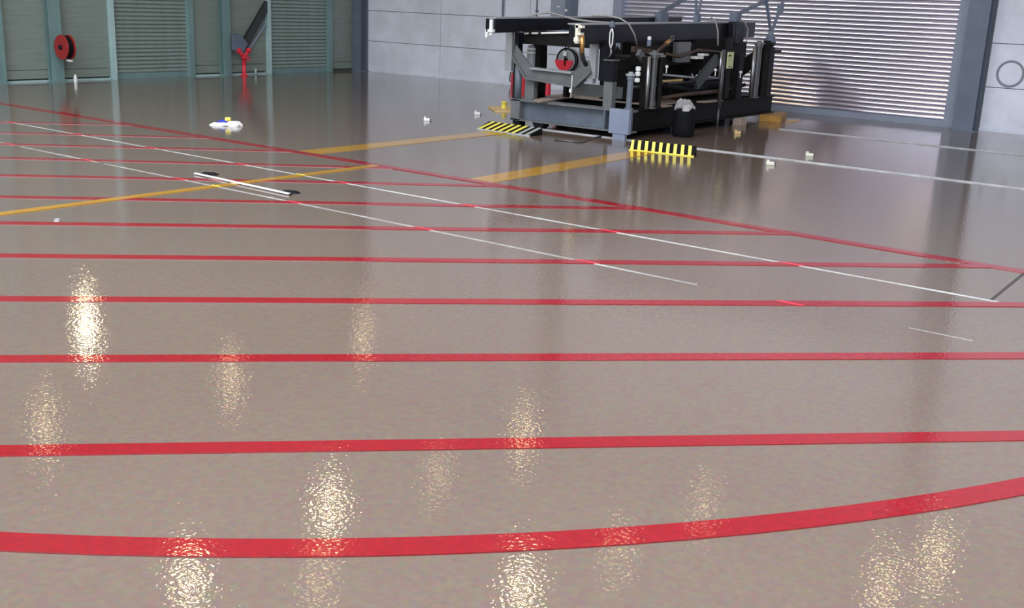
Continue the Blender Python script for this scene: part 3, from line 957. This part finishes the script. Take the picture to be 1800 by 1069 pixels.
# machinery mass: invented black boxes that darken the inside of the rig
tk = part('dark_fill_box', MB().box(-8.35, -7.50, 13.7, 15.8, .40, .58), 'mattblack', None, .02)
part('dark_fill_lid', MB().box(-8.2, -7.65, 14.5, 15.5, .58, .61), 'black', tk)
part('dark_fill_block', MB().box(-8.1, -7.55, 12.75, 13.45, .40, .98), 'mattblack', None, .02)
part('dark_fill_drum', MB().lathe((-8.0, 13.05, .80), (1, 0, 0), [(.12, 0), (.16, .03), (.16, .40), (.10, .44), (.05, .46), (.05, .54)], 16), 'black')
part('dark_fill_bar', MB().box(-7.55, -7.36, 12.6, 14.0, .88, 1.14), 'mattblack', None, .01)
part('dark_fill_panel', MB().box(-7.64, -7.60, 13.1, 16.2, .72, 1.16), 'mattblack')
part('dark_fill_panel', MB().box(-8.50, -8.46, 13.9, 16.2, .40, 1.20), 'mattblack')
part('pipe_run', MB().path([(-7.2, 12.9, .47), (-7.18, 13.6, .50), (-7.18, 14.6, .50), (-7.2, 15.4, .56)], .03, 8), 'rust')
part('pipe_run', MB().path([(-7.35, 12.3, .62), (-7.32, 13.2, .64), (-7.36, 14.1, .63)], .022, 8), 'dullchrome')
part('pipe_run', MB().path([(-7.3, 13.1, 1.04), (-7.24, 13.4, 1.0), (-7.3, 14.0, 1.08), (-7.28, 15.0, 1.02)], .02, 8), 'rust')
for k, (px, py) in enumerate(((1122, 121), (1121, 130), (1120, 141))):
    c = atx(px, py, -7.2)
    part('white_coupling', MB().lathe(c - V((0, 0, .03)), (0, 0, 1), [(.02, 0), (.035, .01), (.035, .05), (.02, .06)], 10), 'white')
c = atx(1141, 75, -7.4)
part('blue_valve', MB().lathe(c - V((0, 0, .06)), (0, 0, 1), [(.02, 0), (.03, .01), (.03, .09), (.02, .1)], 10), 'bluegrey')
part('white_coupling', MB().lathe(c + V((0, 0, .03)), (0, 0, 1), [(.02, 0), (.026, .01), (.026, .04), (.02, .05)], 10), 'white')
# brass diagonal rod
a, b_ = atx(1154, 92, -7.15), atx(1180, 69, -7.25)
o = part('tilt_rod', MB().tube(a, b_, .022, 8), 'rust')
mid = a.lerp(b_, .62)
part('brass_sleeve', MB().tube(mid, a.lerp(b_, .88), .028, 8), 'brass', o)
part('rod_eye', MB().torus(b_ + (b_ - a).normalized() * .03, (1, 0, 0), .035, .012, 12, 6), 'dullchrome', o)
# plates hung from the near rail
a = atx(1191, 69, -7.31)
part('hanger_plate', MB().box(-7.33, -7.30, a.y, a.y + .38, .92, 1.19), 'grey')
part('hanger_bracket', MB().box(-7.32, -7.27, a.y - .09, a.y - .02, .93, 1.19), 'dullchrome')
part('cradle_arm', MB().bar(atx(1222, 150, -7.16), atx(1260, 104, -7.16), .05, .15, (0, -.6, .8)), 'darkgrey')
part('lit_cradle_edge', MB().bar(atx(1165, 131, -7.16), atx(1217, 136, -7.16), .06, .025), 'palegrey')  # light along the cradle's upper edge, drawn as a pale bar
part('cross_tube', MB().path([atx(1170, 150, -7.25), atx(1215, 158, -7.25), atx(1262, 150, -7.25)], .035, 8), 'mattblack')
part('rusty_bracket', MB().bar(atx(1112, 86, -7.35), atx(1150, 92, -7.35), .05, .07), 'rust')
part('clevis_link', MB().bar(atx(1122, 92, -7.3), atx(1140, 118, -7.3), .05, .09, (0, -.8, .4)), 'grey')
# upright pole and hoses on the side
b_ = atx(1267, 150, -6.97)
part('upright_pole', MB().tube(V((b_.x, b_.y, .0)), V((b_.x, b_.y, .30)), .016, 8).tube(V((b_.x, b_.y, .30)), V((b_.x, b_.y, 1.10)), .028, 10), 'dullchrome')
part('pole_sleeve', MB().tube(V((b_.x, b_.y - .08, .72)), V((b_.x, b_.y - .06, 1.08)), .02, 8), 'chrome')
part('base_shoe', MB().prism([fl(1246, 211), fl(1280, 214), fl(1290, 208), fl(1262, 205)], (0, 0, .03)), 'palegrey')
part('base_block', MB().box(-7.12, -6.98, 14.95, 15.12, 0, .10), 'plank')
# label plate
a = atx(1285, 106, -7.06)
lp = part('label_plate', MB().box(-7.08, -7.065, a.y - .09, a.y + .09, a.z - .115, a.z + .115), 'tagyellow', None, 0, 'pale yellow label plate')
part('label_mark', MB().box(-7.066, -7.062, a.y - .08, a.y, a.z + .055, a.z + .075).box(-7.066, -7.062, a.y - .06, a.y + .05, a.z - .095, a.z - .085), 'hblack', lp)
part('label_post', MB().box(-7.14, -7.08, a.y - .06, a.y + .06, .40, 1.25), 'mattblack')
for px, py in ((1302, 126), (1172, 116), (1258, 122)):
    c = atx(px, py, -7.06)
    part('ball_knob', MB().lathe(c - V((0, 0, .03)), (0, 0, 1), [(.008, -.06), (.008, 0), (.018, .005), (.024, .02), (.018, .036), (.004, .042)], 10), 'white')
# yellow shelf strips inside
part('shelf_strip', MB().box(-7.40, -7.36, 13.25, 13.75, .66, .685), 'plateyellow')
part('shelf_strip', MB().box(-7.40, -7.36, 13.15, 13.85, .615, .63), 'plateyellow')
part('curved_arm', MB().path([atx(1216, 130, -7.2), atx(1219, 138, -7.2), atx(1227, 133, -7.2), atx(1231, 124, -7.2)], .014, 8), 'chrome')
part('white_box', MB().box(-7.35, -7.25, 13.9, 14.1, 0.96, 0.995), 'white')
part('white_box', MB().box(-7.35, -7.25, 14.1, 14.25, 1.0, 1.03), 'white')
# turnbuckle sling on the near rail
c = atx(1076, 47, -7.45)
tb = part('turnbuckle', MB().path([c, c + V((.02, 0, -.08)), c + V((.02, 0, -.20)), c + V((0, 0, -.27)), c + V((-.025, 0, -.20)), c + V((-.025, 0, -.08)), c], .009, 6), 'white')
part('shackle', MB().lathe(c + V((0, 0, -.02)), (0, 0, 1), [(.02, 0), (.04, .02), (.04, .06), (.015, .09)], 10), 'greyblue', tb)
part('hook', MB().path([c + V((0, 0, -.26)), c + V((.01, 0, -.33)), c + V((-.02, 0, -.37))], .012, 6), 'chrome', tb)
part('control_box', MB().box(-7.62, -7.40, 12.05, 12.3, .84, .98), 'mattblack', None, .01)
part('control_box', MB().box(-7.60, -7.46, 15.45, 15.8, 1.14, 1.47), 'black', None, .03)
# hoses over the rails
part('top_hose', MB().path([atx(925, 30, -8.95), atx(945, 24, -8.85), atx(965, 22, -8.7), atx(985, 27, -8.5), atx(1010, 34, -8.1), atx(1040, 38, -7.9), atx(1075, 40, -7.7)], .012, 8), 'hose')
part('top_hose', MB().path([atx(1040, 28, -8.0), atx(1068, 28, -7.8), atx(1090, 32, -7.6), atx(1105, 42, -7.5), atx(1115, 60, -7.48), atx(1120, 80, -7.48)], .012, 8), 'hose')
part('top_hose', MB().path([atx(1236, 28, -7.7), atx(1248, 28, -7.6), atx(1258, 38, -7.5), atx(1262, 55, -7.45), atx(1262, 80, -7.4)], .012, 8), 'hose')
part('top_hose', MB().path([atx(1300, 36, -7.6), atx(1310, 40, -7.5), atx(1315, 52, -7.45), atx(1312, 72, -7.4)], .010, 8), 'hose')


# struts and forked arms on top of the rails
def bracket(px, py, X, w=.12):
    c = atx(px, py, X)
    return part('strut_bracket', MB().box(c.x - .06, c.x + .06, c.y - w, c.y + w, c.z - .10, c.z + .04), 'bluegrey')


bk = bracket(1163, 28, -8.85, .12)
a, b_ = atx(1160, 24, -8.85), atx(1212, -8, -8.85)
part('strut_arm', MB().bar(a, b_, .05, .06), 'bluegrey', bk)
bk = bracket(1293, 28, -7.67, .09)
a, b_ = atx(1294, 26, -7.67), atx(1352, -2, -7.67)
part('strut_arm', MB().bar(a, b_, .05, .05), 'bluegrey', bk)
fk = part('forked_arm', MB().box(-7.72, -7.66, atx(1225, 38, -7.69).y - .06, atx(1225, 38, -7.69).y + .06, 1.38, 1.55), 'bluegrey')
c = atx(1225, 27, -7.69)
part('prong', MB().bar(c - V((0, .03, 0)), c + V((0, -.10, .45)), .03, .03, (0, 1, 0)), 'bluegrey', fk)
part('prong', MB().bar(c + V((0, .03, 0)), c + V((0, .16, .45)), .03, .03, (0, 1, 0)), 'bluegrey', fk)
c = atx(1354, 72, -7.25)
fk = part('forked_arm', MB().lathe(c - V((0, 0, .09)), (0, 0, 1), [(.06, 0), (.09, .03), (.09, .12), (.05, .18), (.035, .24)], 14), 'bluegrey')
c2 = c + V((0, 0, .12))
for px, py in ((1346, -6), (1376, 4)):
    e = atx(px, py, -7.25)
    part('prong', MB().bar(c2, e, .035, .04, (1, 0, 0)), 'bluegrey', fk)
e = atx(1372, 14, -7.25)
part('prong_head', MB().box(e.x - .03, e.x + .03, e.y - .06, e.y + .06, e.z - .07, e.z + .07), 'bluegrey', fk)
part('arm_stem', MB().tube(c - V((0, 0, .4)), c - V((0, 0, .05)), .05, 10), 'mattblack', fk)
part('arm_shelf', MB().box(-7.35, -7.15, atx(1354, 90, -7.25).y - .2, atx(1354, 90, -7.25).y + .2, 1.02, 1.06), 'mattblack')

# black drum with crumpled film in front of the open side
dc = fl(1203, 235)
dc = V((-6.86, atx(1203, 200, -6.86).y, 0))
t = thing('black_sack', 'black sack with crumpled pale plastic on top before the open rig side', 'sack', dc)
MB().lathe(dc, (0, 0, 1), [(.125, 0), (.145, .03), (.15, .15), (.135, .28), (.125, .36), (.10, .40), (.05, .41)], 18).build('sack_body', M['rubber'], t)
blob(dc + V((0, 0, .34)), .125, .105, .13, .3, 21, 12, 5, .30).build('crumpled_film', M['crumple'], t)


# ------------------------------------------------------------------ lamps under the roof (seen as glints on the floor)
def highbay(x, y, z, kind):
    t = thing('high_bay_lamp', 'round warm high bay lamp hanging under the hangar roof', 'lamp', (x, y, z), 'high bay lamps under the roof')
    MB().lathe((x, y, z), (0, 0, 1), [(.21, 0), (.20, .02), (.15, .16), (.09, .22), (.08, .40), (.03, .42)], 20).build('shade', M['lampshell'], t)
    MB().lathe((x, y, z - .012), (0, 0, 1), [(.11, 0), (.13, .006), (.13, .012)], 20).build('lens', LAMP[kind], t)
    MB().tube((x, y, z + .40), (x, y, HC), .012, 6).build('rod', M['lampshell'], t)


for x, y, k in ((-17.0, 9.4, 'mid'), (-16.7, 13.2, 'mid'), (-16.75, 17.0, 'mid'), (-11.05, 10.5, 'bright'), (-10.55, 14.8, 'mid'), (-10.6, 12.5, 'dim'),
                (-10.85, 7.8, 'bright'), (-7.45, 10.55, 'bright'), (-9.6, 8.9, 'dim'), (-7.0, 12.25, 'dim'), (-6.75, 14.4, 'dim'), (-3.4, 15.2, 'mid'), (-3.7, 13.85, 'mid')):
    highbay(x, y, 5.9, k)
t = thing('flood_lamp', 'bright flood lamp on the column above the hose reel', 'lamp', (-17.2, 10.40, 4.25))
MB().box(-17.38, -17.15, 10.22, 10.58, 4.12, 4.40).build('housing', M['lampshell'], t)
MB().prism([(-17.15, 10.29, 4.16), (-17.15, 10.51, 4.16), (-17.12, 10.51, 4.36), (-17.12, 10.29, 4.36)], (.012, 0, 0)).build('lens', LAMP['bright'], t)
